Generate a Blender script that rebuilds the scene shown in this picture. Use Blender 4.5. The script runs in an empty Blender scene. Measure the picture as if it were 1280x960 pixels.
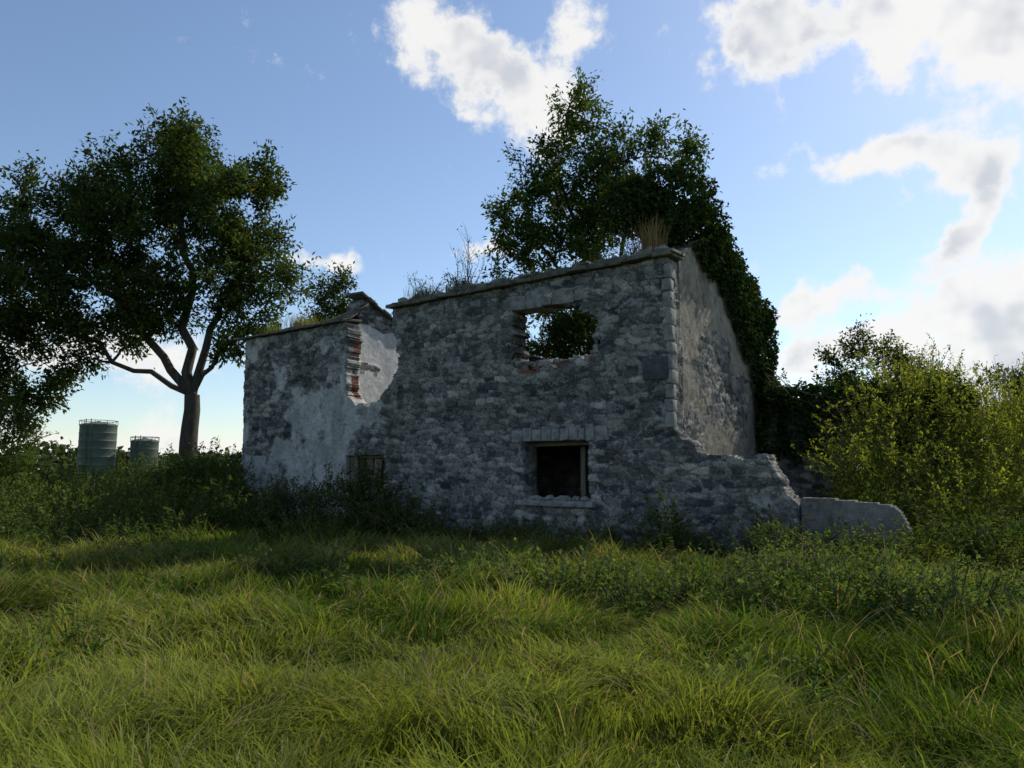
import bpy, math, numpy as np
from mathutils import Vector, Matrix
rng=np.random.default_rng(11)
scene=bpy.context.scene
scene.view_settings.view_transform='Standard'; scene.view_settings.look='None'; scene.view_settings.exposure=0

# ---------------------------------------------------------------- utils
def hsh(ix,iy,seed):
    h=(ix.astype(np.int64)*374761393+iy.astype(np.int64)*668265263+seed*974711)&0xffffffff
    h=((h^(h>>13))*1274126177)&0xffffffff
    h=((h^(h>>16))*2246822519)&0xffffffff
    return ((h^(h>>15))&0xffffff)/float(0xffffff)
def vn(x,y,seed=0):
    x=np.asarray(x,float);y=np.asarray(y,float)
    ix=np.floor(x);iy=np.floor(y);fx=x-ix;fy=y-iy
    fx=fx*fx*(3-2*fx);fy=fy*fy*(3-2*fy)
    a=hsh(ix,iy,seed);b=hsh(ix+1,iy,seed);c=hsh(ix,iy+1,seed);d=hsh(ix+1,iy+1,seed)
    return (a*(1-fx)+b*fx)*(1-fy)+(c*(1-fx)+d*fx)*fy
def fbm(x,y,seed=0,o=4):
    s=0;a=.5;t=0
    for i in range(o):
        s=s+a*vn(x*2**i,y*2**i,seed+i*17);t+=a;a*=.5
    return s/t
def norm(v): return v/(np.linalg.norm(v,axis=-1,keepdims=True)+1e-9)
def link(o): scene.collection.objects.link(o); return o
def empty(name,loc):
    e=bpy.data.objects.new(name,None); e.location=loc; e.empty_display_size=.3; return link(e)
def mk(name,V,F,mat,parent=None,col=None,smooth=False,attr='Col'):
    V=np.asarray(V,float);F=np.asarray(F)
    if parent is None:
        org=np.array([V[:,0].mean(),V[:,1].mean(),V[:,2].min()])
    else: org=np.array(parent.location)
    me=bpy.data.meshes.new(name); n=len(V);k=F.shape[1];m=len(F)
    me.vertices.add(n); me.vertices.foreach_set('co',(V-org).astype(np.float32).ravel())
    me.loops.add(m*k); me.loops.foreach_set('vertex_index',F.astype(np.int32).ravel())
    me.polygons.add(m); me.polygons.foreach_set('loop_start',np.arange(0,m*k,k,dtype=np.int32))
    me.polygons.foreach_set('loop_total',np.full(m,k,dtype=np.int32))
    if smooth: me.polygons.foreach_set('use_smooth',np.ones(m,dtype=bool))
    me.update(calc_edges=True)
    if col is not None:
        c=np.ones((n,4),np.float32);c[:,:col.shape[1]]=col
        a=me.attributes.new(attr,'FLOAT_COLOR','POINT'); a.data.foreach_set('color',c.ravel())
    me.materials.append(mat)
    o=bpy.data.objects.new(name,me); link(o)
    if parent is not None: o.parent=parent
    else: o.location=org
    return o

# ---------------------------------------------------------------- node helper
class NT:
    def __init__(s,tree): s.t=tree; s.n=tree.nodes; s.l=tree.links
    def new(s,typ,**kw):
        x=s.n.new(typ)
        for k,v in kw.items(): setattr(x,k,v)
        return x
    def put(s,sock,v):
        if isinstance(v,bpy.types.NodeSocket): s.l.new(v,sock)
        elif v is not None:
            if hasattr(sock,'default_value') and not isinstance(v,(int,float)) and len(v)==3 and sock.type=='RGBA': v=(*v,1)
            sock.default_value=v
    def m(s,op,a,b=None,c=None,clamp=False):
        x=s.new('ShaderNodeMath',operation=op,use_clamp=clamp)
        s.put(x.inputs[0],a)
        if b is not None: s.put(x.inputs[1],b)
        if c is not None: s.put(x.inputs[2],c)
        return x.outputs[0]
    def mix(s,f,a,b,blend='MIX'):
        x=s.new('ShaderNodeMix',data_type='RGBA',blend_type=blend)
        s.put(x.inputs[0],f); s.put(x.inputs[6],a); s.put(x.inputs[7],b); return x.outputs[2]
    def noise(s,vec,scale,detail=4,rough=.5,dist=0):
        x=s.new('ShaderNodeTexNoise'); 
        if vec is not None: s.put(x.inputs['Vector'],vec)
        x.inputs['Scale'].default_value=scale;x.inputs['Detail'].default_value=detail
        x.inputs['Roughness'].default_value=rough;x.inputs['Distortion'].default_value=dist
        return x
    def ss(s,v,a,b,o0=0,o1=1):
        x=s.new('ShaderNodeMapRange',interpolation_type='SMOOTHSTEP')
        s.put(x.inputs[0],v);x.inputs[1].default_value=a;x.inputs[2].default_value=b
        x.inputs[3].default_value=o0;x.inputs[4].default_value=o1
        return x.outputs[0]
    def ramp(s,f,stops):
        x=s.new('ShaderNodeValToRGB'); e=x.color_ramp.elements
        while len(e)<len(stops): e.new(.5)
        for i,(p,c) in enumerate(stops): e[i].position=p; e[i].color=(*c,1)
        s.put(x.inputs[0],f); return x.outputs[0]
def newmat(name):
    m=bpy.data.materials.new(name); m.use_nodes=True; m.node_tree.nodes.clear()
    N=NT(m.node_tree); out=N.new('ShaderNodeOutputMaterial'); return m,N,out

def mat_leaf(name,trans=.35,tint=(1.35,1.25,.6)):
    m,N,out=newmat(name)
    a=N.new('ShaderNodeAttribute',attribute_name='Col').outputs['Color']
    p=N.new('ShaderNodeBsdfDiffuse'); N.put(p.inputs[0],a)
    t=N.new('ShaderNodeBsdfTranslucent'); N.put(t.inputs[0],N.mix(1.0,a,(*tint,1),'MULTIPLY'))
    x=N.new('ShaderNodeMixShader'); x.inputs[0].default_value=trans
    N.l.new(p.outputs[0],x.inputs[1]);N.l.new(t.outputs[0],x.inputs[2])
    N.l.new(x.outputs[0],out.inputs[0]); return m
def mat_rough(name,c1,c2,scale,bump=.3,rough=.9,detail=5,stretch=None):
    m,N,out=newmat(name)
    tc=N.new('ShaderNodeTexCoord').outputs['Object']
    if stretch:
        mp=N.new('ShaderNodeMapping');N.put(mp.inputs[0],tc);mp.inputs[3].default_value=stretch;tc=mp.outputs[0]
    n=N.noise(tc,scale,detail,.65)
    c=N.ramp(n.outputs[0],[(.3,c1),(.7,c2)])
    p=N.new('ShaderNodeBsdfPrincipled');N.put(p.inputs['Base Color'],c);p.inputs['Roughness'].default_value=rough
    p.inputs['Specular IOR Level'].default_value=.2
    b=N.new('ShaderNodeBump');b.inputs[0].default_value=bump;b.inputs[1].default_value=.03
    N.put(b.inputs['Height'],N.noise(tc,scale*3,4,.7).outputs[0]);N.l.new(b.outputs[0],p.inputs['Normal'])
    N.l.new(p.outputs[0],out.inputs[0]);return m

def mat_wall(name,plast=(.56,.55,.51),dark=.6,light=.55,bump=.9,k=1.0):
    m,N,out=newmat(name)
    at=N.new('ShaderNodeAttribute',attribute_name='Wall')
    sp=N.new('ShaderNodeSeparateColor');N.put(sp.inputs[0],at.outputs['Color'])
    R,G,B=sp.outputs; A=at.outputs['Alpha']
    tc=N.new('ShaderNodeTexCoord').outputs['Object']
    S=lambda *c:tuple(x*k for x in c)
    st=N.ramp(R,[(0,S(.058,.062,.066)),(.25,S(.125,.128,.13)),(.65,S(.20,.198,.188)),(.85,S(.29,.283,.255)),(1,S(.42,.40,.35))])
    n1=N.noise(tc,24,5,.75).outputs[0]; n2=N.noise(tc,1.1,5,.65,.4).outputs[0]; n3=N.noise(tc,4.3,5,.7).outputs[0]
    st=N.mix(1,st,N.ramp(n1,[(.32,(.40,.40,.41)),(.68,(1.65,1.62,1.55))]),'MULTIPLY')
    mo=N.mix(N.ss(n3,.44,.60),(.045,.045,.044,1),(.40*k,.39*k,.355*k,1))
    c=N.mix(N.m('MULTIPLY',G,.9),st,mo)
    pl=N.mix(N.ss(n3,.35,.7),tuple(x*.7 for x in plast)+(1,),plast+(1,))
    pf=N.ss(N.m('ADD',B,N.m('MULTIPLY',N.m('SUBTRACT',n1,.5),.9)),.35,.65)
    c=N.mix(pf,c,pl)
    br=N.mix(n1,(.12,.06,.045,1),(.30,.16,.12,1))
    c=N.mix(N.ss(N.m('ADD',A,N.m('MULTIPLY',N.m('SUBTRACT',n1,.5),.6)),.4,.6),c,br)
    dk=N.ss(n2,.45,.62)
    c=N.mix(N.m('MULTIPLY',dk,dark*.9),c,N.mix(1,c,(.42,.435,.43,1),'MULTIPLY'))
    n4=N.noise(tc,2.6,7,.85).outputs[0]
    c=N.mix(N.m('MULTIPLY',N.ss(n4,.54,.60),light),c,(.45,.44,.405,1))
    c=N.mix(N.m('MULTIPLY',N.ss(n4,.47,.38),.65*dark/.6),c,(.055,.062,.045,1))
    p=N.new('ShaderNodeBsdfDiffuse');N.put(p.inputs[0],c)
    b=N.new('ShaderNodeBump');b.inputs[0].default_value=bump;b.inputs[1].default_value=.04
    N.put(b.inputs['Height'],N.m('ADD',n1,n3));N.l.new(b.outputs[0],p.inputs['Normal'])
    N.l.new(p.outputs[0],out.inputs[0]);return m

M_leaf=mat_leaf('foliage_leaf',.38); M_ivy=mat_leaf('ivy_leaf',.22,(1.2,1.2,.6))
M_grass=mat_leaf('grass_blade',.42,(1.4,1.3,.55))
M_bark=mat_rough('bark',(.03,.026,.02),(.09,.078,.06),9,.6,stretch=(1,1,.25))
M_twig=mat_rough('twig_bark',(.06,.05,.035),(.16,.13,.09),20,.2)
M_wall=mat_wall('rubble_stone')
M_wall2=mat_wall('weathered_render',(.36,.33,.27),.55,.3)
M_slate=mat_rough('mossy_slate',(.04,.04,.038),(.20,.185,.14),5,.6)
M_block=mat_rough('dressed_limestone',(.11,.115,.115),(.33,.32,.29),7,.7)
M_dblock=mat_rough('dark_limestone',(.04,.043,.048),(.10,.103,.11),7,.5)
M_conc=mat_rough('old_cement',(.12,.12,.115),(.34,.325,.29),4,.6)
M_wood=mat_rough('old_timber',(.08,.068,.05),(.24,.20,.155),8,.4,stretch=(3,3,.4))
M_floor=mat_rough('light_block_wood',(.03,.025,.02),(.07,.06,.05),8,.4)  # dark wood of the slab added to darken the room below
M_silo=mat_rough('silo_paint',(.06,.08,.068),(.10,.12,.10),2,.05,.6)

# ---------------------------------------------------------------- ground
def gh(x,y):
    x=np.asarray(x,float);y=np.asarray(y,float)
    h=.22*(fbm(x*.25+5,y*.25,3,3)-.5)+.16*(vn(x*.9,y*.9,8)-.5)
    f=np.clip((np.hypot(x,y)-60)/400,0,1)
    return h*(1-f)+f*6*(fbm(x*.004,y*.004,9,2)-.5)
g=np.linspace(-1,1,231); gg=np.sinh(g*6.3)/np.sinh(6.3)*3500
X,Y=np.meshgrid(gg,gg+12,indexing='ij')
V=np.stack([X,Y,gh(X,Y)-.02],-1).reshape(-1,3); n=231
i,j=np.meshgrid(np.arange(n-1),np.arange(n-1),indexing='ij');q=(i*n+j).ravel()
m,N,out=newmat('field_ground')
tc=N.new('ShaderNodeTexCoord').outputs['Object']
c=N.ramp(N.noise(tc,.35,6,.7).outputs[0],[(.3,(.03,.048,.012)),(.55,(.06,.09,.02)),(.75,(.10,.11,.035))])
p=N.new('ShaderNodeBsdfDiffuse');N.put(p.inputs[0],c)
N.l.new(p.outputs[0],out.inputs[0])
mk('ground',V,np.stack([q,q+n,q+n+1,q+1],-1),m,smooth=True)

# ---------------------------------------------------------------- house frame
CT,ST=math.cos(math.radians(33.8)),math.sin(math.radians(33.8))
EU=np.array([-CT,ST,0]);ES=np.array([ST,CT,0]);C0=np.array([3.3,15.3,0]);EZ=np.array([0,0,1.])
def P(u,s,z):
    u,s,z=np.broadcast_arrays(np.asarray(u,float),np.asarray(s,float),np.asarray(z,float))
    return C0+u[...,None]*EU+s[...,None]*ES+z[...,None]*EZ

def stones(a,z,seed,cw=.29,ch=.13):
    """irregular rubble: anisotropic cell pattern with a varying size"""
    a_=a+.10*(fbm(a*1.5,z*1.5,seed,2)-.5); z_=z+.16*(fbm(a*.9,z*1.3,seed+1,3)-.5)
    x=a_/cw;y=z_/ch
    ix=np.floor(x);iy=np.floor(y)
    f1=np.full(a.shape,9.);f2=np.full(a.shape,9.);rnd=np.zeros(a.shape)
    for di in(-1,0,1):
        for dj in(-1,0,1):
            jx=ix+di;jy=iy+dj
            px=jx+.5+.75*(hsh(jx,jy,seed+2)-.5)+.5*(np.mod(jy,2)-.5);py=jy+.5+.55*(hsh(jx,jy,seed+3)-.5)
            wt=.42*(hsh(jx,jy,seed+4)-.4)
            d=np.maximum(np.abs(x-px)*.9,np.abs(y-py)*1.0)*.55+np.hypot(x-px,y-py)*.45-wt
            n1=d<f1
            f2=np.where(n1,f1,np.minimum(f2,d));rnd=np.where(n1,hsh(jx,jy,seed+6),rnd);f1=np.where(n1,d,f1)
    e=np.clip((f2-f1)/.20,0,1); return rnd,e

def wall(name,parent,a0,a1,z0,z1,keep,pos,thick,mat,plaster,brick,seed,res=.03,relief=.05,K=8,**kw):
    """pos(a,w,z)->xyz ; w = depth through the wall (0 outer face)"""
    na=int(round((a1-a0)/res));nz=int(round((z1-z0)/res))
    A,Z=np.meshgrid(np.linspace(a0,a1,na+1),np.linspace(z0,z1,nz+1),indexing='ij')
    Ac=(A[:-1,:-1]+A[1:,1:])/2;Zc=(Z[:-1,:-1]+Z[1:,1:])/2
    kp=keep(Ac,Zc)
    nv=(na+1)*(nz+1); idx=np.arange(nv).reshape(na+1,nz+1)
    layers=[];cols=[]
    for k in range(K+1):
        w=thick*k/K
        rnd,e=stones(A+w,Z,seed if k<K else seed+5,**kw)
        pl=plaster(A,Z,w);bk=brick(A,Z,w)
        rel=relief*(e*(.35+.65*rnd))*(1-.75*np.clip(pl,0,1))+.03*(fbm(A*2+w,Z*2,seed+3)-.5)+.08*(fbm(A*.5,Z*.5,seed+9,2)-.5)*(k==0)
        j1=(.03*(fbm(A*9+w*13,Z*9,seed+7,2)-.5)+min(relief,.03)*.8*e*(rnd-.5))
        j2=.03*(fbm(A*9-w*11,Z*9,seed+8,2)-.5)
        ww=w-(rel if k==0 else (-rel if k==K else 0))
        layers.append(pos(A+j1,ww,Z+j2).reshape(-1,3))
        cols.append(np.stack([rnd,1-e,pl,bk],-1).reshape(-1,4))
    V=np.concatenate(layers);Cc=np.concatenate(cols)
    ii,jj=np.nonzero(kp)
    v00=idx[ii,jj];v10=idx[ii+1,jj];v11=idx[ii+1,jj+1];v01=idx[ii,jj+1];o=K*nv
    F=[np.stack([v00,v10,v11,v01],-1),np.stack([v00,v01,v11,v10],-1)+o]
    kpad=np.pad(kp,1)
    def side(mask,a,b):
        a=a[mask];b=b[mask]
        for k in range(K): F.append(np.stack([a+k*nv,b+k*nv,b+(k+1)*nv,a+(k+1)*nv],-1))
    c=lambda di,dj:~kpad[ii+1+di,jj+1+dj]
    side(c(-1,0),v00,v01);side(c(1,0),v11,v10);side(c(0,-1),v10,v00);side(c(0,1),v01,v11)
    F=np.concatenate(F);u,inv=np.unique(F,return_inverse=True)
    return mk(name,V[u],inv.reshape(F.shape),mat,parent,Cc[u],attr='Wall')

house=empty('ruined_stone_house',tuple(P(5,3,0)))
def fkeep(u,z):
    rag=.10*(fbm(u*3.1,z*3.1,21)-.5)+.10*(vn(u*5,z*7,22)-.5)
    blk=hsh(np.floor(u/.17+.4*np.mod(np.floor(z/.11),2)),np.floor(z/.11),27)-.5
    top=np.interp(u,[-2.4,-2.15,-1.95,-1.86,-1.2,-.8,-.5,-.35,-.2,-.03,.0,7.85,7.9,9.6,14.2],[1.1,1.3,1.55,1.86,1.88,1.9,1.98,2.15,2.22,2.42,6.1,5.95,5.95,5.8,5.72])
    ub=u+.12*(vn(z*6,z*0,24)-.5)
    step=np.where(u<0,(hsh(np.floor(ub/.21),np.floor(ub*0),25)-.5)*.22+rag*1.1,rag*.3)
    k=z<top+step
    k&=~((u<-.03)&(z>2.9))
    nl=np.interp(z,[3.3,3.6,4.0,4.5,5.0,5.5,6.1],[8.5,8.2,7.72,7.52,7.66,7.78,7.82])+rag*1.1+.16*blk
    k&=~((u>nl)&(u<9.62+rag*.9-.05+.1*blk)&(z>3.42+rag*2+.1*blk+.35*np.clip((u-9.2)/.4,0,1)))
    k&=~((u>1.95)&(u<3.63)&(z>.98)&(z<2.30))
    zz=z-4.72;r=np.where(u<2.4,1.72+rag*1.8+.22*blk+1.2*np.clip(np.abs(zz+.05)-.33,0,1)**1.1*1.3,0)
    k&=~((u>np.maximum(r,1.6))&(u<3.94+rag*1.6+.16*blk)&(z>4.04+rag*2.8+.18*blk+.12*np.abs(u-2.9)**2)&(z<5.44)&~((u<2.1)&(z>5.2+.2*blk)))
    k&=~((u>8.0)&(u<9.5)&(z>1.15)&(z<2.05))
    return k
def fpl(u,z,w):
    n=fbm(u*.9,z*.9,31,5);n2=fbm(u*2.5,z*2.5,33,4)
    b=.50*np.clip((u-7.6)/2,0,1)+.22*np.clip((1.6-z)/1.5,0,1)
    b=b+.6*np.exp(-((u-10.3)/1.0)**2-((z-1.8)/1.5)**2)
    return np.clip((n*.6+n2*.4-.65+b*.55)*5,0,1)*.9
def fbr(u,z,w):
    n=fbm(u*4,z*4,41,3)
    a=.8*np.exp(-((u-3.3)/.8)**2-((z-3.95)/.13)**2)*(n>.5)+.8*np.exp(-((u-2.1)/.5)**2-((z-4.1)/.13)**2)*(n>.54)
    c=((w>.22)&(w<.5)&(u>9.3)&(u<9.9)&(z>3.5)&(z<5.35))*.8*(n>.42)
    return np.clip(np.maximum(a,c),0,1)
wall('front_wall',house,-2.4,14.0,-.3,6.3,fkeep,lambda a,w,z:P(a,w,z),.55,M_wall,fpl,fbr,100,res=.028)
z0f=lambda a,z,w:np.zeros_like(a)
def gkeep(s,z):
    rag=.14*(fbm(s*3,z*3,51)-.5)
    k=z<6.08+1.4*(1-np.abs(s-3.2)/3.2)+rag
    k&=~((z>2.6)&(s>6.55+rag)); return k
def gpl(s,z,w):
    n=fbm(s*.9,z*.9,61,5)
    return np.clip((n-.33+.35*np.exp(-((s-5.8)/.5)**2-((z-2.6)/.7)**2))*5-1.5*np.exp(-((z-4.02)/.05)**2),0,1)
wall('gable_wall',house,.56,6.6,-.3,7.7,gkeep,lambda a,w,z:P(w,a,z),.5,M_wall2,gpl,z0f,200,res=.035,relief=.03)
def bkeep(u,z): return z<4.4+.9*(fbm(u*.8,u*0+3,71)-.5)+.2*(fbm(u*4,z*4,72)-.5)
wall('back_wall',house,.52,13.5,-.3,5.2,bkeep,lambda a,w,z:P(a,6.6-w,z),.5,M_wall,fpl,z0f,300,res=.08,K=3)
def lkeep(s,z): return z<5.7+.2*(fbm(s*3,z*3,81)-.5)-.25*s
wall('left_wall',house,.56,6.05,-.3,6.0,lkeep,lambda a,w,z:P(14-w,a,z),.5,M_wall,fpl,z0f,400,res=.08,K=3)
def pkeep(s,z):
    return z<np.interp(s,[.3,.55,.75,2.6,5,6.05],[5.9,6.45,6.62,5.85,5.2,4.6])+.12*(fbm(s*4,z*4,91)-.5)
def ppl(s,z,w):
    n=fbm(s*1.3,z*1.3,93,3)
    return np.clip((5.85-z+.3*(n-.5))*6,0,1)*(1.9*(n>.27))
M_plas=mat_wall('white_lime_plaster',(.72,.715,.69),.14,.0,.2)
wall('cross_wall',house,.56,6.0,-.3,6.8,pkeep,lambda a,w,z:P(9.66+w,a,z),.45,M_plas,ppl,z0f,500,res=.035,K=4,relief=.02)
wall('light_block_wall',house,.6,9.5,-.3,2.9,lambda a,z:z<9,lambda a,w,z:P(a,3.9+w,z),.3,M_wall,fpl,z0f,600,res=.1,K=2)  # partition added to keep daylight out of the ground-floor room

BF=np.array([[0,1,3,2],[4,6,7,5],[0,4,5,1],[2,3,7,6],[0,2,6,4],[1,5,7,3]])
class Boxes:
    def __init__(s): s.V=[];s.F=[];s.n=0
    def add(s,u0,u1,s0,s1,z0,z1,jit=.008,tilt=0,roll=0):
        c=np.array([(u0+u1)/2,(s0+s1)/2,(z0+z1)/2]);h=np.array([u1-u0,s1-s0,z1-z0])/2
        v=np.array([[x,y,z] for x in(-1,1) for y in(-1,1) for z in(-1,1)])*h
        v=v+rng.uniform(-jit,jit,v.shape)
        R=np.array(Matrix.Rotation(tilt,3,'Y')@Matrix.Rotation(roll,3,'X'));v=v@R.T+c
        s.V.append(P(v[:,0],v[:,1],v[:,2]));s.F.append(BF+s.n);s.n+=8
    def make(s,name,mat,parent,bev=.015):
        o=mk(name,np.concatenate(s.V),np.concatenate(s.F),mat,parent)
        if bev:
            b=o.modifiers.new('bevel','BEVEL');b.width=bev;b.segments=2
        return o
B=Boxes();
us=[1.45,1.78,2.02,2.2,2.42,2.66,2.88,3.14,3.4,3.66,3.95]
for a,b_ in zip(us[:-1],us[1:]):
    lo=2.305 if a>1.9 and b_<3.7 else 2.28
    B.add(a+.008,b_-.008,-.05-rng.uniform(0,.012),.25,lo,2.60+rng.uniform(-.04,.06),.015,tilt=(2.8-(a+b_)/2)*.10)
us=[1.85,2.25,2.62,2.85,3.1,3.55,4.1]
for a,b_ in zip(us[:-1],us[1:]):
    B.add(a+.008,b_-.008,-.045-rng.uniform(0,.012),.3,5.435+rng.uniform(-.02,.01),5.80+rng.uniform(-.05,.04),.018,tilt=(2.9-(a+b_)/2)*.06)
B.make('window_lintels',M_block,house)
B=Boxes();B.add(.03,.62,-.065,.02,3.52,3.98,.012)
B.add(4.35,4.75,-.065,.02,3.55,3.75,.01);B.add(5.6,5.95,-.065,.03,3.2,3.34,.01)
B.make('dark_quoin_block',M_dblock,house)
B=Boxes();B.add(1.78,3.80,-.20,.5,.84,.965,.012)
B.make('window_sill',M_block,house)
B=Boxes();z=2.5
while z<5.9:
    h=rng.uniform(.22,.4);L=rng.choice([.16,.3])
    B.add(-.03-rng.uniform(0,.01),L*.5,-.05,.3 if L<.2 else .2,z+.01,z+h-.01,.015);z+=h
B.make('corner_quoins',M_conc,house,.03)
B=Boxes();B.add(2.42,2.54,.7,.82,-.1,2.9,.01);B.add(1.9,3.7,.35,.5,2.20,2.30,.01)
B.add(8.02,8.12,.2,.3,1.16,2.03,.01);B.add(9.15,9.42,.15,.22,1.16,2.03,.01,tilt=.06);B.add(8.35,8.6,.2,.25,1.16,1.95,.01,tilt=-.1);B.add(8.0,9.5,.2,.3,1.98,2.045,.004)
B.add(8.7,8.92,.27,.31,1.16,1.97,.01,tilt=.04);B.add(8.14,8.4,.33,.36,1.16,2.0,.01,tilt=.1)
B.make('window_timber',M_wood,house,.006)
B=Boxes();B.add(.6,9.5,.58,3.85,2.95,3.12,.01);B.add(9.0,9.2,.6,3.9,-.1,2.93,.01)  # slab and upright panel added so the lower windows look into darkness
B.make('light_block_floor',M_floor,house,0)
# eave slabs
B=Boxes();u=-.12
while u<7.75:
    w=rng.uniform(.3,.9);w=min(w,7.9-u+.1);zt=6.1-.0195*(u+w/2)+.05*(float(vn(u*.9,3.3,44))-.5)
    B.add(u,u+w-.012,-.17-rng.uniform(0,.10),.62,zt+.02,zt+.10+rng.uniform(0,.03),.018,tilt=rng.uniform(-.04,.04),roll=.06)
    if rng.random()<.7: B.add(u+rng.uniform(-.1,.2),u+w*.8,-.04-rng.uniform(0,.13),.6,zt+.115,zt+.17+rng.uniform(0,.08),.03,tilt=rng.uniform(-.09,.09),roll=.10)
    u+=w
u=9.55
while u<14.1:
    w=rng.uniform(.3,.7);zt=5.82-.02*(u-9.6)
    B.add(u,u+w-.01,-.16-rng.uniform(0,.06),.6,zt+.02,zt+.08,.015,tilt=rng.uniform(-.03,.03),roll=.1)
    k=np.clip((12.6-u)/3,0,1)
    for q_ in range(int(5*k)):
        B.add(u+rng.uniform(-.05,.05),u+w,-.02+.15*q_,.42+.15*q_,zt+.10+.125*q_*k,zt+.15+.125*q_*k,.015,roll=.55*k,tilt=rng.uniform(-.05,.05)+.1)
    u+=w
for q_ in range(7):
    s0=.5+q_*.3;zt=6.62-.42*(s0-.6)
    B.add(9.5,10.15,s0,s0+.36,zt+.0,zt+.06,.02,roll=-.38,tilt=rng.uniform(-.06,.06))
B.make('eave_slates',M_slate,house,.012)
B=Boxes()
for k in range(110):
    u=rng.uniform(0,7.7);sz=rng.uniform(.05,.18);zt=6.1-.0195*u+.17
    B.add(u,u+sz*1.6,rng.uniform(.0,.3),.45,zt-.03,zt+sz*.7,.03,tilt=rng.uniform(-.3,.3))
for k in range(45):
    a=rng.uniform(2,3.85);sz=rng.uniform(.04,.1);B.add(a,a+sz*1.4,.1,.1+sz,.97,.98+sz,.015,tilt=rng.uniform(-.3,.3))
for k in range(50):
    a=rng.uniform(1.8,3.9);sz=rng.uniform(.06,.2);s0=rng.uniform(.05,.4);B.add(a,a+sz*1.4,s0,s0+sz,4.04,4.04+sz,.03,tilt=rng.uniform(-.4,.4))
B.make('loose_stones',M_conc,house,.012)

lw_keep=lambda a,z: z<np.interp(a,[-4.3,-4.15,-4.05,-3.9,-3.3,-2.42],[.3,.75,.95,1.03,1.08,1.12])+.05*(fbm(a*4,z*4,5)-.5)
M_lw=mat_wall('grey_cement_render',(.25,.24,.215),.6,.2)
lw=wall('low_rendered_wall',None,-4.35,-2.43,-.3,1.3,lw_keep,lambda a,w,z:P(a,.08+w,z),.35,M_lw,lambda a,z,w:np.full_like(a,.95),z0f,700,res=.03,relief=.01,K=4)
iw=wall('ivy_covered_wall',None,-4.5,-.03,-.3,4.2,lambda a,z:(z<3.6+.25*a*.3+.2*(fbm(a*3,z*3,6)-.5))&~((a>-3.3)&(a<-2.2)&(z<2.6)),lambda a,w,z:P(a,6.3+w,z),.5,M_wall,z0f,z0f,800,res=.06,K=4)

# ---------------------------------------------------------------- leaves
def leafgeo(c,a,nrm,L,W,col):
    n=len(c);a=norm(a);s=norm(np.cross(a,nrm));nn=np.cross(s,a)
    L=L[:,None];W=W[:,None]
    v=np.stack([c,c+a*L*.45+s*W*.5+nn*W*.18,c+a*L-nn*W*.1,c+a*L*.45-s*W*.5+nn*W*.18],1).reshape(-1,3)
    f=np.arange(n*4).reshape(n,4); return v,f,np.repeat(col,4,0)
def leafcol(n,c1,c2,pts,seed,var=.35,dead=.015):
    t=rng.random(n)*.6+.4*fbm(pts[:,0]*.8+pts[:,2]*.5,pts[:,1]*.8+pts[:,2]*.7,seed,3)*1.2-.1
    t=np.clip(t,0,1)[:,None];c=np.array(c1)*(1-t)+np.array(c2)*t
    c=c*(1+var*(rng.random((n,1))-.5)*2)
    d=rng.random(n)<dead; c[d]=np.array([.16,.11,.03])*rng.uniform(.6,1.2,(d.sum(),1)); return c
def rdir(n): return norm(rng.normal(size=(n,3)))

class Tubes:
    def __init__(s): s.V=[];s.F=[];s.n=0
    def add(s,pts,rad,k=6):
        pts=np.asarray(pts,float);m=len(pts);t=norm(np.gradient(pts,axis=0))
        ref=np.where(np.abs(t[:,2:3])>.9,np.array([[1.,0,0]]),np.array([[0,0,1.]]))
        x=norm(np.cross(t,ref));y=np.cross(t,x);ang=np.arange(k)*2*np.pi/k
        r=np.asarray(rad,float)[:,None,None]
        v=pts[:,None]+r*(x[:,None]*np.cos(ang)[None,:,None]+y[:,None]*np.sin(ang)[None,:,None])
        s.V.append(v.reshape(-1,3))
        i,j=np.meshgrid(np.arange(m-1),np.arange(k),indexing='ij')
        a=i*k+j;b=i*k+(j+1)%k
        s.F.append(np.stack([a,b,b+k,a+k],-1).reshape(-1,4)+s.n);s.n+=m*k
    def make(s,name,mat,parent=None): return mk(name,np.concatenate(s.V),np.concatenate(s.F),mat,parent,smooth=True)

def curve(a,b,n=7,bend=.15,up=.1):
    t=np.linspace(0,1,n)[:,None];L=np.linalg.norm(b-a)
    p=a+(b-a)*t;off=rng.normal(size=3)*bend*L;off[2]+=up*L
    p=p+off*(t*(1-t)*2);p[1:-1]+=rng.normal(size=(n-2,3))*min(.02*L,.03 if bend<.05 else 9);return p

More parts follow.
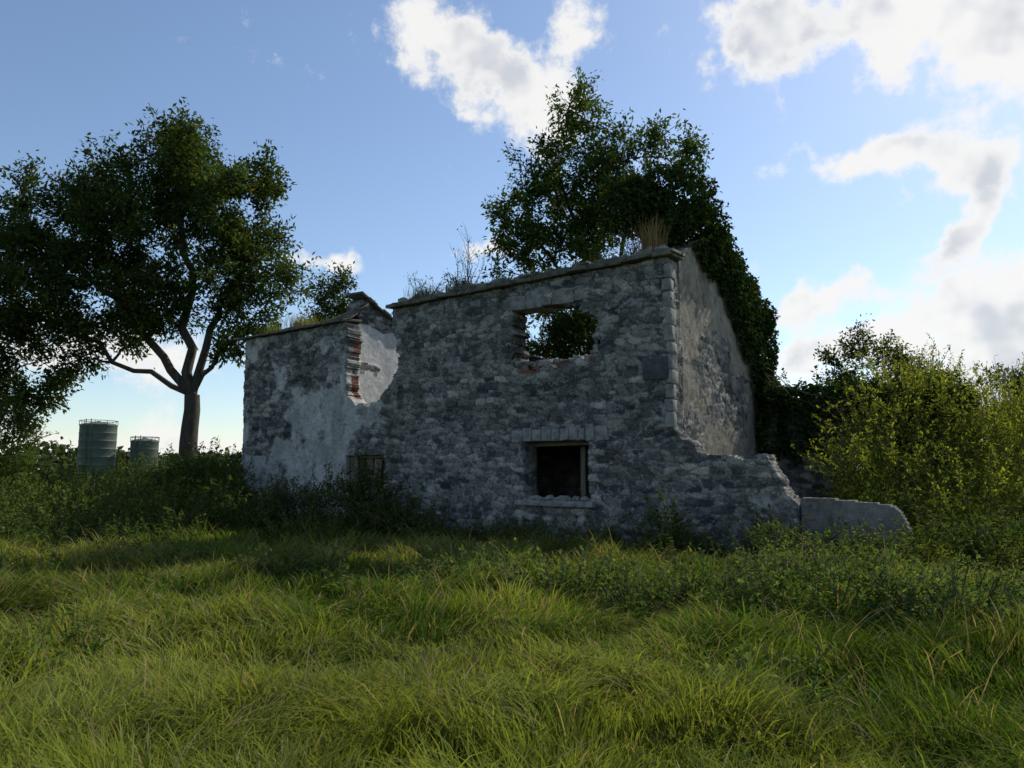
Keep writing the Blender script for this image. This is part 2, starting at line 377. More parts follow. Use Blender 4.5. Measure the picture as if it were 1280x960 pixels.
def tree(name,base,fork,r0,lobes,nclump,crad,ntwig,nleaf,L,c1,c2,seed,hang=.4,ydepth=1.2,limbs=()):
    e=empty(name,tuple(base));T=Tubes()
    base=np.array(base,float);fork=np.array(fork,float)
    tr=curve(base-np.array([0,0,.3]),fork,9,.012,0);rr=np.linspace(r0*1.25,r0*.85,9);rr[0]*=1.3
    T.add(tr,rr,12)
    nodes=[*tr[6:]];nr=[*rr[6:]]
    for (lx,ly,lz,lr,par) in limbs:
        st=fork if par is None else nodes[par]
        cv=curve(np.array(st),np.array([lx,ly,lz],float),9,.07,.05);rd=np.linspace(lr,lr*.45,9);T.add(cv,rd,9)
        nodes+=list(cv[1:]);nr+=list(rd[1:])
    lob=np.array(lobes,float);vol=lob[:,3]**2;pr=vol/vol.sum();cl=[]
    for k in range(nclump):
        for _ in range(14):
            # the first clumps visit every lobe once so that no part of the crown is left bare
            l=lob[k] if k<len(lob) else lob[rng.choice(len(lob),p=pr)];d=rdir(1)[0]*rng.random()**.4*l[3]*.95
            p=np.array([l[0],l[1],l[2]])+d*np.array([1,ydepth,1])
            if all(np.linalg.norm((p-q)*np.array([1,.6,1]))>crad*.62 for q in cl): break
        cl.append(p)
    cl=sorted(cl,key=lambda p:np.linalg.norm(p-fork))
    LV=[];LF=[];LC=[];n0=0
    for p in cl:
        nd=np.array(nodes);d=np.linalg.norm(nd-p,axis=1)+1.6*np.clip(nd[:,2]-p[2]+.3,0,9)
        i=int(np.argmin(d));L0=np.linalg.norm(nd[i]-p)
        ra=min(nr[i]*.75,.02+.028*L0**1.1+.01*r0);n=max(5,int(L0*2.2))
        cv=curve(nd[i],p,n,.12,.06);rd=np.linspace(ra,.018,n);T.add(cv,rd,6)
        nodes+=list(cv[1:]);nr+=list(rd[1:])
        cr=crad*rng.uniform(.7,1.25)
        for _ in range(ntwig):
            st=cv[rng.integers(n//2,n)];d_=rdir(1)[0];d_[2]=d_[2]*.8+.15
            en=st*.3+p*.7+d_*cr*rng.uniform(.45,1.15);tw=curve(st,en,4,.12,.05);T.add(tw,[.014,.011,.008,.004],3)
            m=rng.poisson(nleaf)
            if m<1: continue
            t=rng.uniform(.25,1.08,m)[:,None];q=st+(en-st)*t+rng.normal(size=(m,3))*crad*.17
            ax=norm((en-st)/(np.linalg.norm(en-st)+1e-6)+rng.normal(size=(m,3))*.8-np.array([0,0,hang]))
            nn=norm(rng.normal(size=(m,3))*.8+np.array([0,0,1]))
            LL=L*rng.uniform(.6,1.3,m);v,f,c=leafgeo(q,ax,nn,LL,LL*.42,leafcol(m,c1,c2,q,seed))
            LV.append(v);LF.append(f+n0);LC.append(c);n0+=len(v)
    T.make('trunk_and_limbs',M_bark,e)
    mk('foliage',np.concatenate(LV),np.concatenate(LF),M_leaf,e,np.concatenate(LC))
    return e

yy=27.
TG1,TG2=(.028,.050,.015),(.078,.115,.03)
lobes=[(-12.4,12.9,2.0),(-14.6,12.0,2.0),(-10.3,11.0,2.0),(-17.2,11.0,2.0),(-12.8,10.2,2.4),(-9.4,9.4,1.6),(-15.7,9.0,2.3),(-18.6,9,1.8),(-8.9,7.3,.9),(-11.0,8.1,1.7),(-16.8,6.9,1.6),(-18.9,6.4,1.6),(-14.0,7.1,1.6),(-13,14.2,1.0),(-18.5,12.2,1.2),(-9.6,12.4,1.0),(-20.5,8,2.2),(-19,4.8,1.2),(-16.6,5.4,1.2),(-12.6,6.8,1.0),(-9.6,6.2,.9),(-18.3,3.6,.9),(-11.2,12.3,1.4)]
tree('ash_tree',(-11.75,27,0),(-11.7,27.1,4.4),.31,[(x,yy+rng.uniform(-.6,.6),z,r) for x,z,r in lobes],215,.92,12,34,.205,TG1,TG2,1,
 limbs=[(-12.6,27.2,12.0,.20,None),(-16.0,26.8,9.2,.17,None),(-10.0,27.3,9.8,.16,None),(-17.6,27.4,7.4,.11,None),(-10.0,26.6,6.6,.10,None)])
lobes=[(1.9,12,.9),(1.35,10.6,1.1),(4.4,11.2,.8),(3.05,10.6,1.1),(.3,8.7,1.0),(1.5,9.1,1.3),(3.0,9.2,1.2),(1.85,7.6,1.1),(0,7.8,.7),(5.1,10.9,.5),(1.6,12.6,.5),(2.4,6.2,.9),(1.6,5.6,.7),(1.0,6.4,.6),(2.3,9.9,1.0),(.7,9.9,.7)]
pb=P(2.9,4.7,0)
tree('sycamore_tree',tuple(pb),(2.6,20.7,5.2),.17,[(x,21,z,r) for x,z,r in lobes],112,.58,10,24,.155,(.036,.064,.016),(.09,.145,.034),2,limbs=[(1.4,21,10.2,.09,None),(3.6,21.1,9.8,.09,None),(.8,21,8.2,.07,None)])
tree('ash_tree.001',(-9.0,38,0),(-9,38,6.0),.2,[(-9.3,38,10.6,1.3),(-8.9,38,9.5,1.2),(-9.9,38,9.6,.9)],16,.8,12,30,.2,TG1,TG2,3)
tree('hawthorn_tree',(14.6,30,0),(14.6,30,3.2),.2,[(14.3,30,5.8,1.5),(15.8,30,5.4,1.5),(13.2,30,5.0,1.2),(14.8,30,6.7,.8),(16.9,30,4.5,1.3),(15,30,4,2)],46,.8,12,34,.16,(.02,.036,.012),(.05,.08,.02),4)
tree('hawthorn_tree.001',(21.0,30,0),(21.0,30,2.6),.2,[(20.8,30,4.6,1.6),(22.5,30,4,1.8),(20.0,30,3.4,1.1)],28,.8,12,34,.16,(.02,.036,.012),(.05,.08,.02),5)

# ---------------------------------------------------------------- leafy masses
def mass(name,ells,dens,L,c1,c2,mat=M_leaf,seed=0,shoots=3.0,shootlen=.5,W=.55,cut=.33,parent=None,dead=.015):
    LV=[];LF=[];LC=[];n0=0;T=Tubes()
    for (cx,cy,cz,rx,ry,rz) in ells:
        area=4*np.pi*((rx*ry)**1.6/3+(rx*rz)**1.6/3+(ry*rz)**1.6/3)**(1/1.6)
        n=int(area*dens);d=rdir(n);
        nz=fbm(d[:,0]*2.6+cx+d[:,2]*1.7,d[:,1]*2.6+cy-d[:,2]*2.1,seed,4)
        rr=(.72+.62*(nz-.15))*(1-.30*rng.random(n)**1.5)
        kp=(rng.random(n)<np.clip((nz-cut+.22)*5,0.15,1))
        d=d[kp];rr=rr[kp][:,None];q=np.array([cx,cy,cz])+d*rr*np.array([rx,ry,rz])
        kp=q[:,2]>gh(q[:,0],q[:,1])-.05;q=q[kp];d=d[kp];m=len(q)
        ax=norm(rdir(m)+d*.5-np.array([0,0,.35]));nn=norm(d*.8+rdir(m)*.7+np.array([0,0,.5]))
        LL=L*rng.uniform(.55,1.35,m);v,f,c=leafgeo(q,ax,nn,LL,LL*W,leafcol(m,c1,c2,q,seed,dead=dead))
        LV.append(v);LF.append(f+n0);LC.append(c);n0+=len(v)
        ns=int(area*shoots)
        for _ in range(ns):
            d=rdir(1)[0];d[2]=abs(d[2])*.8+.1;d=norm(d)
            st=np.array([cx,cy,cz])+d*np.array([rx,ry,rz])*.7
            g=norm(d+np.array([0,0,.7])+rng.normal(size=3)*.3);ln=shootlen*rng.uniform(.5,1.5)
            en=st+g*(ln+.25*min(rx,rz));
            if st[2]<0: continue
            cv=curve(st,en,5,.12,.08);T.add(cv,[.008,.007,.006,.005,.003],3)
            m=max(4,int(ln*34*.09/L));t=rng.uniform(.2,1.03,m)
            q=np.stack([np.interp(t*4,range(5),cv[:,k]) for k in range(3)],-1)+rng.normal(size=(m,3))*.02
            ax=norm(g*.5+rdir(m));nn=norm(rdir(m)*.6+np.array([0,0,1.]))
            LL=L*rng.uniform(.5,1.2,m);v,f,c=leafgeo(q,ax,nn,LL,LL*W,leafcol(m,c1,c2,q,seed,dead=dead)*1.1)
            LV.append(v);LF.append(f+n0);LC.append(c);n0+=len(v)
    V=np.concatenate(LV);org=V.mean(0);org[2]=0
    e=parent or empty(name,tuple(org))
    mk('leaves',V,np.concatenate(LF),mat,e,np.concatenate(LC))
    if T.n: T.make('stems',M_twig,e)
    return e
DG1,DG2=(.024,.045,.013),(.06,.098,.025)
YG1,YG2=(.14,.175,.02),(.29,.33,.05)
MG1,MG2=(.045,.08,.018),(.10,.15,.03)
IV1,IV2=(.018,.036,.011),(.052,.085,.023)
mass('ivy_plant',[(3.75,16.9,7.95,1.05,1.0,.95),(2.8,16.5,7.7,.8,.7,.7),(4.6,17.9,7.5,.75,.8,.75),(3.5,16.3,7.1,.6,.5,.5),(5.1,18.6,7.3,.5,.7,.5),(5.7,19.4,6.9,.5,.7,.5),(6.3,20.2,6.5,.5,.7,.55),(7.0,20.9,5.9,.5,.6,.6),(7.15,21.0,4.9,.4,.5,.9),(7.1,21,3.8,.35,.5,.9)],420,.10,IV1,IV2,M_ivy,11,3,.22,.8,cut=.2)
n=22000;s=rng.uniform(.9,6.75,n);z=rng.uniform(1.0,7.7,n)
lo=np.interp(s,[.9,1.7,3.2,4.4,5.0,5.7,6.3,6.8],[6.9,6.55,6.0,5.3,4.7,3.9,2.2,1.0])+1.2*(fbm(s*1.6,z*.6,15)-.5)
hi=6.2+1.4*(1-np.abs(s-3.2)/3.2)
k=(z>lo)&(z<hi);s=s[k];z=z[k];lo=lo[k]
th=.05+.28*rng.random(len(s))*np.clip((z-lo)*1.2+.15,0,1)*(.5+fbm(s*2,z*2,16))
q=P(-th,s,z);m=len(q);outn=-EU
ax=norm(rdir(m)*.8-np.array([0,0,.9])+outn*.4);nn=norm(outn+rdir(m)*.6+np.array([0,0,.4]))
LL=.11*rng.uniform(.6,1.3,m);v,f,c=leafgeo(q,ax,nn,LL,LL*.85,leafcol(m,IV1,IV2,q,17))
mk('ivy_on_gable',v,f,M_ivy,bpy.data.objects['ivy_plant'],c)
el=[tuple(P(u,6.4,3.5+.08*u+.15*rng.random()))+(.6,.55,.45) for u in np.arange(-.4,-4.8,-.6)]
el+=[tuple(P(u,6.1,2.7))+(.5,.35,.8) for u in (-.4,-1.0,-1.7,-3.7,-4.3)]
mass('ivy_plant',el,240,.11,IV1,IV2,M_ivy,12,3,.35,.8,cut=.25)
# growth inside the roofless shell
mass('elder_bush',[tuple(P(4.6,2.6,4.4))+(1.0,.8,.8),tuple(P(4.1,3.3,5.3))+(.8,.7,.85),tuple(P(5.9,3.8,4.7))+(.9,.8,.8),tuple(P(3.4,3.0,4.9))+(.9,.7,1.1),tuple(P(2.6,2.6,4.6))+(.8,.7,1.0)],340,.10,DG1,MG2,M_leaf,31,6,.45,.5,cut=.34)
# shrubs on right
mass('willow_shrub',[(9.9,18.4,1.6,2.0,1.7,1.8),(11.8,17.4,1.6,1.8,1.5,1.75),(8.3,17.0,1.0,1.2,1.1,1.2),(13.8,18.5,1.4,2.0,1.5,1.5),(10.6,16.4,.9,1.5,1.1,1.2),(10.4,19.2,2.9,1.3,1.2,1.2),(9.0,15.0,.45,1.1,.8,.7),(11.3,14.9,.5,1.3,.8,.75)],270,.10,YG1,YG2,M_leaf,13,7,.8,.4,cut=.42)
mass('shrub',[(12.3,22.5,2.3,1.8,1.3,1.9),(15.5,23,1.9,2.2,1.5,1.8),(18,22,1.5,2,1.5,1.5),(9.2,21.6,1.8,1.3,1,1.6)],190,.11,DG1,MG2,M_leaf,14,5,.6,.5,cut=.4)
# hedge on left
mass('hedge',[(-18.5,24,1.3,2.2,1.5,1.5),(-15.8,24.5,.55,1.8,1.2,.85),(-13.2,24,.5,1.7,1.1,.8),(-11.2,23.5,.7,1.4,1.0,1.0),(-17.4,25.5,2.2,1.0,1.2,2.0),(-20.5,24,2,2,1.5,2.4)],210,.11,DG1,MG2,M_leaf,15,6,.6,.55,cut=.38)
mass('bramble_thicket',[(-13.9,19.8,.4,1.6,.9,.7),(-11.4,20.2,.4,1.5,.9,.75),(-15.8,20.5,.6,1.4,.9,.9),(-9.4,19.4,.35,1.2,.8,.7),(-12.6,17.8,.15,1.5,.8,.5),(-10.2,17.6,.15,1.3,.7,.5),(-14.6,18,.2,1.3,.8,.6),(-8.2,18.2,.2,1.0,.6,.5),(-7.0,18.9,.25,1.0,.6,.6)],240,.09,MG1,(.14,.19,.04),M_leaf,16,8,.55,.55,cut=.38)
mass('elder_bush',[(-8.9,21.6,1.0,1.25,.8,1.05),(-7.9,21.2,.6,.8,.6,.75),(-9.9,22.2,1.0,.9,.8,.9)],300,.11,DG1,MG2,M_leaf,17,7,.45,.5,cut=.35)
mass('elder_bush',[(-4.3,18.6,.6,.85,.5,.9),(-3.5,18.3,.6,.65,.45,1.1),(-5.6,19.3,.4,.9,.5,.65),(-3.1,17.9,.35,.7,.5,.6),(-2.4,17.5,.25,.8,.5,.5),(-6.4,20.0,.4,.7,.4,.8)],340,.09,DG1,MG2,M_leaf,18,9,.45,.5,cut=.35)
mass('bramble_thicket',[(-1.6,16.9,.05,1.1,.5,.32),(.3,16.0,.0,1.1,.5,.3),(1.6,15.0,.15,.7,.4,.35),(2.9,14.4,.35,.5,.4,.6),(4.6,13.4,.25,.6,.4,.5),(5.9,12.7,.1,.8,.4,.35),(6.9,12.3,.3,.8,.5,.45),(8.2,12.2,.3,1.1,.6,.5),(-4.5,17.2,.1,1.3,.6,.4)],380,.08,DG1,(.12,.175,.035),M_leaf,19,8,.3,.5,cut=.35)
mass('bramble_patch',[(3.4,8.1,.16,1.3,.6,.46),(4.4,7.7,.1,.9,.6,.38),(2.3,9.0,.08,.9,.5,.3),(.7,9.6,.1,1.0,.5,.3),(1.5,8.7,.05,.6,.4,.25),(-.3,10.4,.05,1.1,.5,.3),(5.3,8.8,.08,1.0,.7,.3),(4.2,10.5,.1,1.2,.5,.35),(-3.2,11.2,.05,.9,.5,.3),(1.8,5.1,.0,.45,.35,.2)],600,.065,MG1,(.15,.21,.06),M_leaf,20,14,.26,.6,cut=.4)
dl=[]
for k in range(80):
    a=math.radians(rng.uniform(-62,62));r=rng.uniform(150,240);s_=rng.uniform(3,6)
    dl.append((r*math.sin(a),r*math.cos(a),s_*.5,s_*1.6,s_*1.2,s_*.8))
mass('distant_trees',dl,1.6,1.3,(.04,.06,.03),(.06,.085,.04),M_leaf,21,0,.1,.7,cut=.1)

# ---------------------------------------------------------------- weeds (nettles etc.)
def weeds(name,xy,h0,h1,L,c1,c2,lean=.15,per=16,W=.42):
    xy=np.asarray(xy);n=len(xy);h=rng.uniform(h0,h1,n);b=np.stack([xy[:,0],xy[:,1],gh(xy[:,0],xy[:,1])],-1)
    le=rng.normal(size=(n,3))*lean;le[:,2]=0
    T=Tubes();
    for i in range(n):
        t=np.array([0,.5,1])[:,None];p=b[i]+np.array([0,0,1])*h[i]*t+le[i]*h[i]*t**2;T.add(p,[.006,.005,.002],3)
    k=np.repeat(np.arange(n),per);t=rng.uniform(.15,1.0,len(k))[:,None]
    q=b[k]+np.array([0,0,1])*h[k][:,None]*t+le[k]*h[k][:,None]*t**2
    ax=rdir(len(k));ax[:,2]=ax[:,2]*.3-.1;nn=norm(rdir(len(k))*.4+np.array([0,0,1.]))
    LL=L*rng.uniform(.6,1.3,len(k))*(1.25-.7*t[:,0]);v,f,c=leafgeo(q,ax,nn,LL,LL*W,leafcol(len(k),c1,c2,q,5))
    e=empty(name,(float(b[:,0].mean()),float(b[:,1].mean()),0))
    mk('leaves',v,f,M_leaf,e,c);T.make('stems',M_twig,e)
pts=[]
for _ in range(1300):
    u=rng.uniform(-4.5,14.5);s=-.1-abs(rng.normal())*.9
    if fbm(np.array(u*.8),np.array(s*.8),77)>.44+.05*(0<u<6): pts.append(P(u,s,0)[:2])
weeds('nettle_patch',pts,.2,.72,.11,MG1,(.12,.18,.035),per=22)
pts=[(rng.uniform(-18,-7),rng.uniform(15.5,20)) for _ in range(800)]
weeds('nettle_patch',pts,.3,.8,.12,MG1,(.12,.18,.035),per=20)
pts=[]
while len(pts)<520:
    x,y=rng.uniform(-9,9),rng.uniform(4.6,14)
    if fbm(np.array(x*.5),np.array(y*.5),78)>.52: pts.append((x,y))
weeds('dock_plants',pts,.15,.42,.12,MG1,(.12,.18,.035),per=12,W=.5)
pts=[(rng.uniform(5.5,13),rng.uniform(11.5,15.5)) for _ in range(420)]
weeds('ragwort_patch',pts,.35,.9,.10,MG1,YG2,per=24)

# ---------------------------------------------------------------- grass
def inhouse(x,y):
    d=np.stack([x-C0[0],y-C0[1]],-1);u=d@EU[:2];s=d@ES[:2]
    return (u>-2.4)&(u<14)&(s>-.02)&(s<6.8)
def blades(name,n,r0,r1,pw,hscale,wscale,colf,half=45):
    q=rng.random(n);e=1-pw;r=(r0**e+q*(r1**e-r0**e))**(1/e);a=np.radians(rng.uniform(-half,half,n))
    x=r*np.sin(a);y=r*np.cos(a);k=~inhouse(x,y)
    x=x[k];y=y[k];r=r[k];n=len(x)
    cl=fbm(x*1.5,y*1.5,201,3);cl2=vn(x*4.5,y*4.5,202);big=fbm(x*.35,y*.35,203,3)
    tus=np.clip((vn(x*1.1,y*1.1,207)-.55)*3,0,1)
    h=hscale*(.05+.34*np.clip(cl*1.9-.5,0,1)+.12*cl2+.16*tus)*rng.uniform(.4,1.25,n)
    ang=fbm(x*1.1,y*1.1,204,2)*13+rng.normal(size=n)*1.1+.6
    ln=(.3+.9*vn(x*2.2,y*2.2,205))*rng.uniform(.5,1.6,n)
    dv=np.stack([np.cos(ang),np.sin(ang),np.zeros(n)],-1)
    b=np.stack([x,y,gh(x,y)-.02],-1);w=wscale*(.0050+.00065*r)*rng.uniform(.5,1.6,n)
    pa=rng.uniform(0,np.pi,n);sd=np.stack([np.cos(pa),np.sin(pa),np.zeros(n)],-1)
    up=np.array([0,0,1.]);H=h[:,None];Ln=ln[:,None];V=[]
    for t,ww in((0,1.),(.4,.95),(.75,.65),(1.,.08)):
        p=b+up*H*(t-.45*np.minimum(Ln,1.5)*t**2.4*.85)+dv*H*Ln*t**2*.9
        V.append(p+sd*(w*ww*.5)[:,None]);V.append(p-sd*(w*ww*.5)[:,None])
    V=np.stack(V,1).reshape(-1,3);base=(np.arange(n)*8)[:,None,None]
    F=(base+np.array([[0,1,3,2],[2,3,5,4],[4,5,7,6]])[None]).reshape(-1,4)
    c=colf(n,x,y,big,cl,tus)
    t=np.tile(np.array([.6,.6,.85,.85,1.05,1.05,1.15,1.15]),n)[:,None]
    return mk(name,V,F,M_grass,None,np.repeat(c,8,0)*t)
def gcol(n,x,y,big,cl,tus):
    t=np.clip(rng.random(n)*.6+(cl-.3)*1.3-.15,0,1)[:,None]
    c=np.array([.050,.098,.018])*(1-t)+np.array([.135,.205,.030])*t
    y_=np.clip((big-.45)*5+.3*(x/10)+rng.normal(size=n)*.2,0,1)[:,None]
    c=c*(1-.65*y_)+np.array([.24,.265,.055])*.65*y_
    c=c*(1-.45*tus[:,None]*(vn(x*1.1+30,y*1.1,208)>.5)[:,None])
    c=c*(.75+.5*vn(x*.8+9,y*.8,209))[:,None]
    far=np.clip((np.hypot(x,y)-5)/6,0,1)
    d=rng.random(n)<.06+.16*far*np.clip(big*3-1,0,1);c[d]=np.array([.30,.25,.14])*rng.uniform(.6,1.1,(d.sum(),1));return c
blades('grass',215000,2.4,25,.2,1.08,1.25,gcol)
def scol(n,x,y,big,cl,tus): return np.array([.27,.21,.13])*rng.uniform(.5,1.1,(n,1))
blades('dry_grass_stalks',8500,4.5,22,-.2,1.65,.75,scol)

# ---------------------------------------------------------------- plants on wall heads
def tuft(name,c,n,h,w,col,spread,lean=.5):
    c=np.array(c);b=c+rng.normal(size=(n,3))*np.array([spread,spread,.02]);d=rdir(n);d[:,2]=0
    H=h*rng.uniform(.4,1.15,(n,1));V=[];sd=norm(np.cross(d,[0,0,1.]))
    for t,ww in((0,1.),(.4,.9),(.75,.6),(1.,.1)):
        p=b+np.array([0,0,1])*H*t+d*H*lean*t*t;V+=[p+sd*w*ww,p-sd*w*ww]
    V=np.stack(V,1).reshape(-1,3);F=((np.arange(n)*8)[:,None,None]+np.array([[0,1,3,2],[2,3,5,4],[4,5,7,6]])[None]).reshape(-1,4)
    mk(name,V,F,M_grass,None,np.repeat(np.array(col)*rng.uniform(.6,1.2,(n,1)),8,0))
tuft('dry_grass_tuft',P(.55,.3,6.2),420,.85,.006,(.32,.23,.13),.14,.35)
tuft('dry_grass_tuft',P(11.8,.3,5.9),400,.4,.006,(.19,.18,.07),.25)
tuft('dry_grass_tuft',P(6.9,.3,6.1),350,.4,.006,(.14,.15,.06),.22)
tuft('dry_grass_tuft',P(5.6,.3,6.1),350,.4,.006,(.12,.14,.05),.22)
for u,h in ((3.6,.22),(2.3,.16),(4.5,.15),(1.5,.25),(12.9,.2),(10.4,.15)):
    tuft('dry_grass_tuft',P(u,.3,6.2-.02*u-(.1 if u>9 else 0)),300,h,.006,(.10,.13,.04),.35)
def twiggy(name,base,h,n,leaves,c1,c2,w=.5):
    base=np.array(base);T=Tubes();LV=[]
    for _ in range(n):
        d=rng.normal(size=3)*w;d[2]=1;en=base+norm(d)*h*rng.uniform(.4,1.1);cv=curve(base+rng.normal(size=3)*.04,en,6,.1,.05);T.add(cv,np.linspace(.012,.003,6),4)
        for __ in range(5):
            s=cv[rng.integers(2,6)];e2=s+(norm(d)+rng.normal(size=3)*.6)*h*.2;c2_=curve(s,e2,3,.1,.02);T.add(c2_,[.005,.004,.002],3)
            m=leaves
            if m:
                q=s+(e2-s)*rng.random((m,1))+rng.normal(size=(m,3))*.04;LV.append(q)
    e=empty(name,tuple(base));T.make('stems',M_twig,e)
    if LV:
        q=np.concatenate(LV);m=len(q);LL=.06*rng.uniform(.5,1.3,m);v,f,c=leafgeo(q,rdir(m),norm(rdir(m)+np.array([0,0,1.])),LL,LL*.5,leafcol(m,c1,c2,q,3));mk('leaves',v,f,M_leaf,e,c)
twiggy('buddleia_shrub',P(5.5,.3,6.1),1.4,12,2,MG1,MG2,.35)
twiggy('buddleia_shrub',P(6.95,.3,6.1),.75,14,4,MG1,MG2,.6)
twiggy('buddleia_shrub',P(5.9,.3,6.1),.6,14,10,DG1,DG2,.7)
twiggy('buddleia_shrub',P(1.0,.4,6.2),1.0,14,7,MG1,YG2,.5)
twiggy('buddleia_shrub',P(13.2,.4,5.8),.5,14,8,MG1,YG2,.9)
T=Tubes()
for k in range(9):
    a=P(-.1,6.2+rng.uniform(-.3,.3),4.4+rng.uniform(-.3,.3));b_=P(-1.5-rng.uniform(0,1.6),5.9,3.0+rng.uniform(-.5,.5));T.add(curve(a,b_,8,.1,-.25),np.full(8,.012),4)
T.make('dead_vines',M_twig)

# ---------------------------------------------------------------- silos
def silo(name,x,y,r,h):
    e=empty(name,(x,y,0));k=48;prof=[(r*.35,.5),(r,1.6)]
    z=1.6
    while z<h: prof+=[(r*1.0,z+.02),(r*1.0,z+.5),(r*1.015,z+.53),(r*1.015,z+.60),(r,z+.63)];z+=.63
    prof+=[(r,z),(r*.8,z+.1),(r*.4,z+.18),(r*.12,z+.22),(r*.12,z+.3),(.01,z+.31)]
    pr=np.array(prof);a=np.arange(k)*2*np.pi/k
    V=np.stack([x+pr[:,0:1]*np.cos(a),y+pr[:,0:1]*np.sin(a),np.repeat(pr[:,1:2],k,1)],-1).reshape(-1,3)
    i,j=np.meshgrid(np.arange(len(pr)-1),np.arange(k),indexing='ij');A=i*k+j;B_=i*k+(j+1)%k
    mk('tank',V,np.stack([A,B_,B_+k,A+k],-1).reshape(-1,4),M_silo,e)
    T=Tubes()
    for q in range(6):
        an=q*np.pi/3;T.add([[x+r*.95*math.cos(an),y+r*.95*math.sin(an),-.1],[x+r*.95*math.cos(an),y+r*.95*math.sin(an),1.8]],[.06,.06],6)
    for dx in(-.2,.2): T.add([[x+dx,y-r-.12,.2],[x+dx,y-r-.12,z+.4]],[.035,.035],5)
    for zz in np.arange(.5,z+.3,.4): T.add([[x-.2,y-r-.12,zz],[x+.2,y-r-.12,zz]],[.018,.018],4)
    an=np.linspace(0,2*np.pi,25);T.add(np.stack([x+r*1.02*np.cos(an),y+r*1.02*np.sin(an),0*an+z+.3],-1),np.full(25,.025),4)
    for q in range(10):
        a_=q*np.pi/5;T.add([[x+r*1.02*math.cos(a_),y+r*1.02*math.sin(a_),z-.1],[x+r*1.02*math.cos(a_),y+r*1.02*math.sin(a_),z+.3]],[.025,.025],4)
    T.make('legs_and_ladder',M_silo,e)
silo('silo',-33.3,60,1.35,5.0)
silo('silo',-30.0,61,1.05,3.6)

# ---------------------------------------------------------------- sky, sun, camera
SAZ,SEL=math.radians(46),math.radians(42)
w=bpy.data.worlds.new('World');scene.world=w;w.use_nodes=True;w.node_tree.nodes.clear();N=NT(w.node_tree)
out=N.new('ShaderNodeOutputWorld');sky=N.new('ShaderNodeTexSky',sky_type='NISHITA')
sky.sun_disc=False;sky.sun_elevation=SEL;sky.sun_rotation=SAZ;sky.air_density=1.0;sky.dust_density=.4;sky.ozone_density=1.9
bg=N.new('ShaderNodeBackground');N.l.new(sky.outputs[0],bg.inputs[0]);bg.inputs[1].default_value=.15
d=N.new('ShaderNodeTexCoord').outputs['Generated']
sx=N.new('ShaderNodeSeparateXYZ');N.l.new(d,sx.inputs[0])
nz=N.noise(d,6,4,.65);nsep=N.new('ShaderNodeSeparateColor');N.l.new(nz.outputs['Color'],nsep.inputs[0])
az=N.m('MULTIPLY',N.m('ARCTAN2',sx.outputs[0],sx.outputs[1]),57.296)
el0=N.m('MULTIPLY',N.m('ARCSINE',sx.outputs[2]),57.296)
az=N.m('MULTIPLY_ADD',N.m('SUBTRACT',nsep.outputs[0],.5),10,az)
el=N.m('MULTIPLY_ADD',N.m('SUBTRACT',nsep.outputs[1],.5),8,el0)
cx=N.new('ShaderNodeCombineXYZ');N.l.new(az,cx.inputs[0]);N.l.new(el,cx.inputs[1])
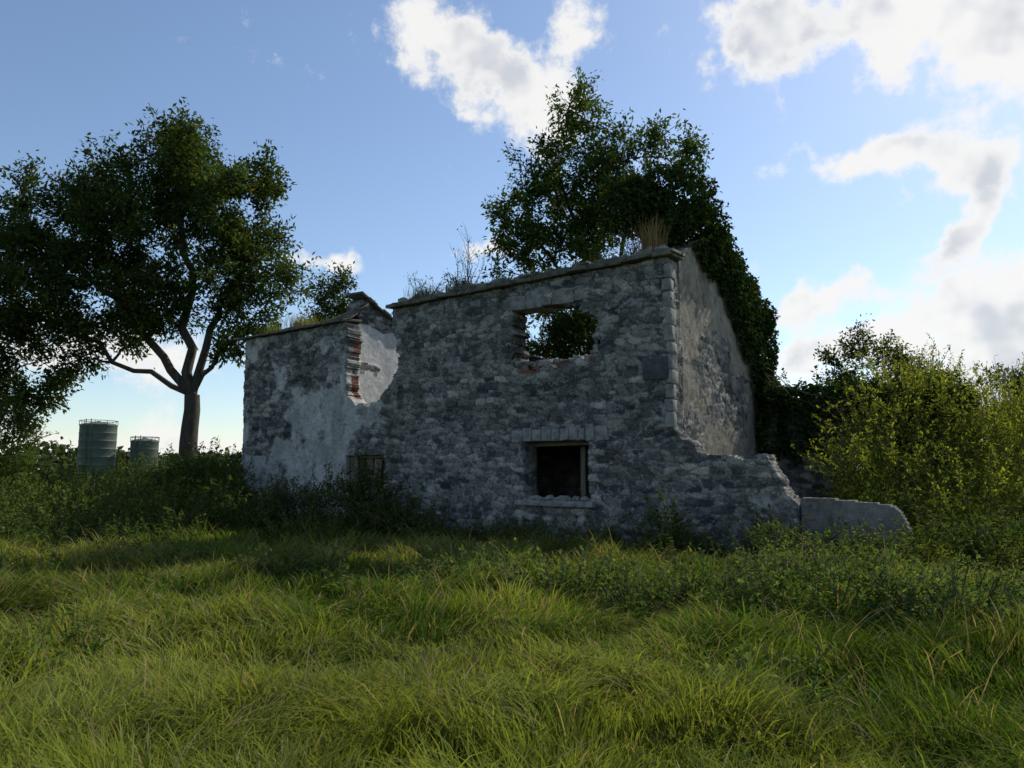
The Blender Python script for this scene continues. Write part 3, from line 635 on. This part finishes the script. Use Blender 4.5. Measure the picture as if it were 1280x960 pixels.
blobs=[(-4.6,30.8,5.2,2.7,-22,1),(0.8,27.4,4.8,3.0,-18,1.05),(6.2,31,2.4,3.8,-10,1),
(19.3,29.8,3.6,3.4,20,1),(28,30.5,9,3.2,-12,1),(36,26.5,5.5,3.8,-20,1.1),(27,21.7,5.8,1.5,5,.9),
(33.5,19.5,3.2,1.8,-20,1.1),(31.6,16,4.0,1.3,38,1.1),(22.6,12.2,3.8,1.3,15,1.0),(22,8.0,5,1.8,12,1.05),(33.6,9.5,6.8,4.2,15,1.4),
(-13.6,16.4,2.6,.9,0,.85),(-2.5,17.7,2.8,1.1,0,.8),(-29,8,9,2.6,0,.85),(38,3,16,3,0,1),(62,22,18,9,0,1),(-75,22,22,9,0,.8),(110,30,30,12,0,.8)]
F=None
for a0,e0,s1,s2,an,st in blobs:
    mp=N.new('ShaderNodeMapping',vector_type='TEXTURE');N.l.new(cx.outputs[0],mp.inputs[0])
    mp.inputs[1].default_value=(a0,e0,0);mp.inputs[2].default_value=(0,0,math.radians(an));mp.inputs[3].default_value=(s1*1.55,s2*1.55,1)
    gr=N.new('ShaderNodeTexGradient',gradient_type='SPHERICAL');N.l.new(mp.outputs[0],gr.inputs[0])
    F=N.m('MULTIPLY',gr.outputs[1],st) if F is None else N.m('MULTIPLY_ADD',gr.outputs[1],st,F)
fine=N.noise(d,15,7,.66).outputs[0]
F=N.m('ADD',F,N.ss(el0,6,-1,0,.95))
D=N.m('MULTIPLY_ADD',N.m('SUBTRACT',fine,.5),2.0,F)
fac=N.ss(D,.24,.74)
core=N.ss(D,.55,1.1)
n2=N.noise(d,9,3,.6).outputs[0]
shade=N.m('MULTIPLY',core,N.ss(n2,.46,.66))
ccol=N.mix(shade,(1.0,.985,.96,1),(.66,.69,.74,1))
cb=N.new('ShaderNodeBackground');N.l.new(ccol,cb.inputs[0]);cb.inputs[1].default_value=.95
mx=N.new('ShaderNodeMixShader');N.l.new(N.m('MULTIPLY',fac,.94),mx.inputs[0]);N.l.new(bg.outputs[0],mx.inputs[1]);N.l.new(cb.outputs[0],mx.inputs[2]);N.l.new(mx.outputs[0],out.inputs[0])

L=bpy.data.lights.new('sun','SUN');L.energy=4.8;L.angle=math.radians(.6);L.color=(1,.94,.84)
so=link(bpy.data.objects.new('sun',L));dv=Vector((math.sin(SAZ)*math.cos(SEL),math.cos(SAZ)*math.cos(SEL),math.sin(SEL)))
so.rotation_euler=dv.to_track_quat('Z','Y').to_euler();so.location=dv*50
cam=bpy.data.cameras.new('camera');cam.sensor_width=36;cam.lens=36*931/1280;cam.clip_end=6000;cam.clip_start=.05
co=link(bpy.data.objects.new('camera',cam));co.location=(0,0,1.6);co.rotation_euler=(math.radians(96.74),0,0);scene.camera=co
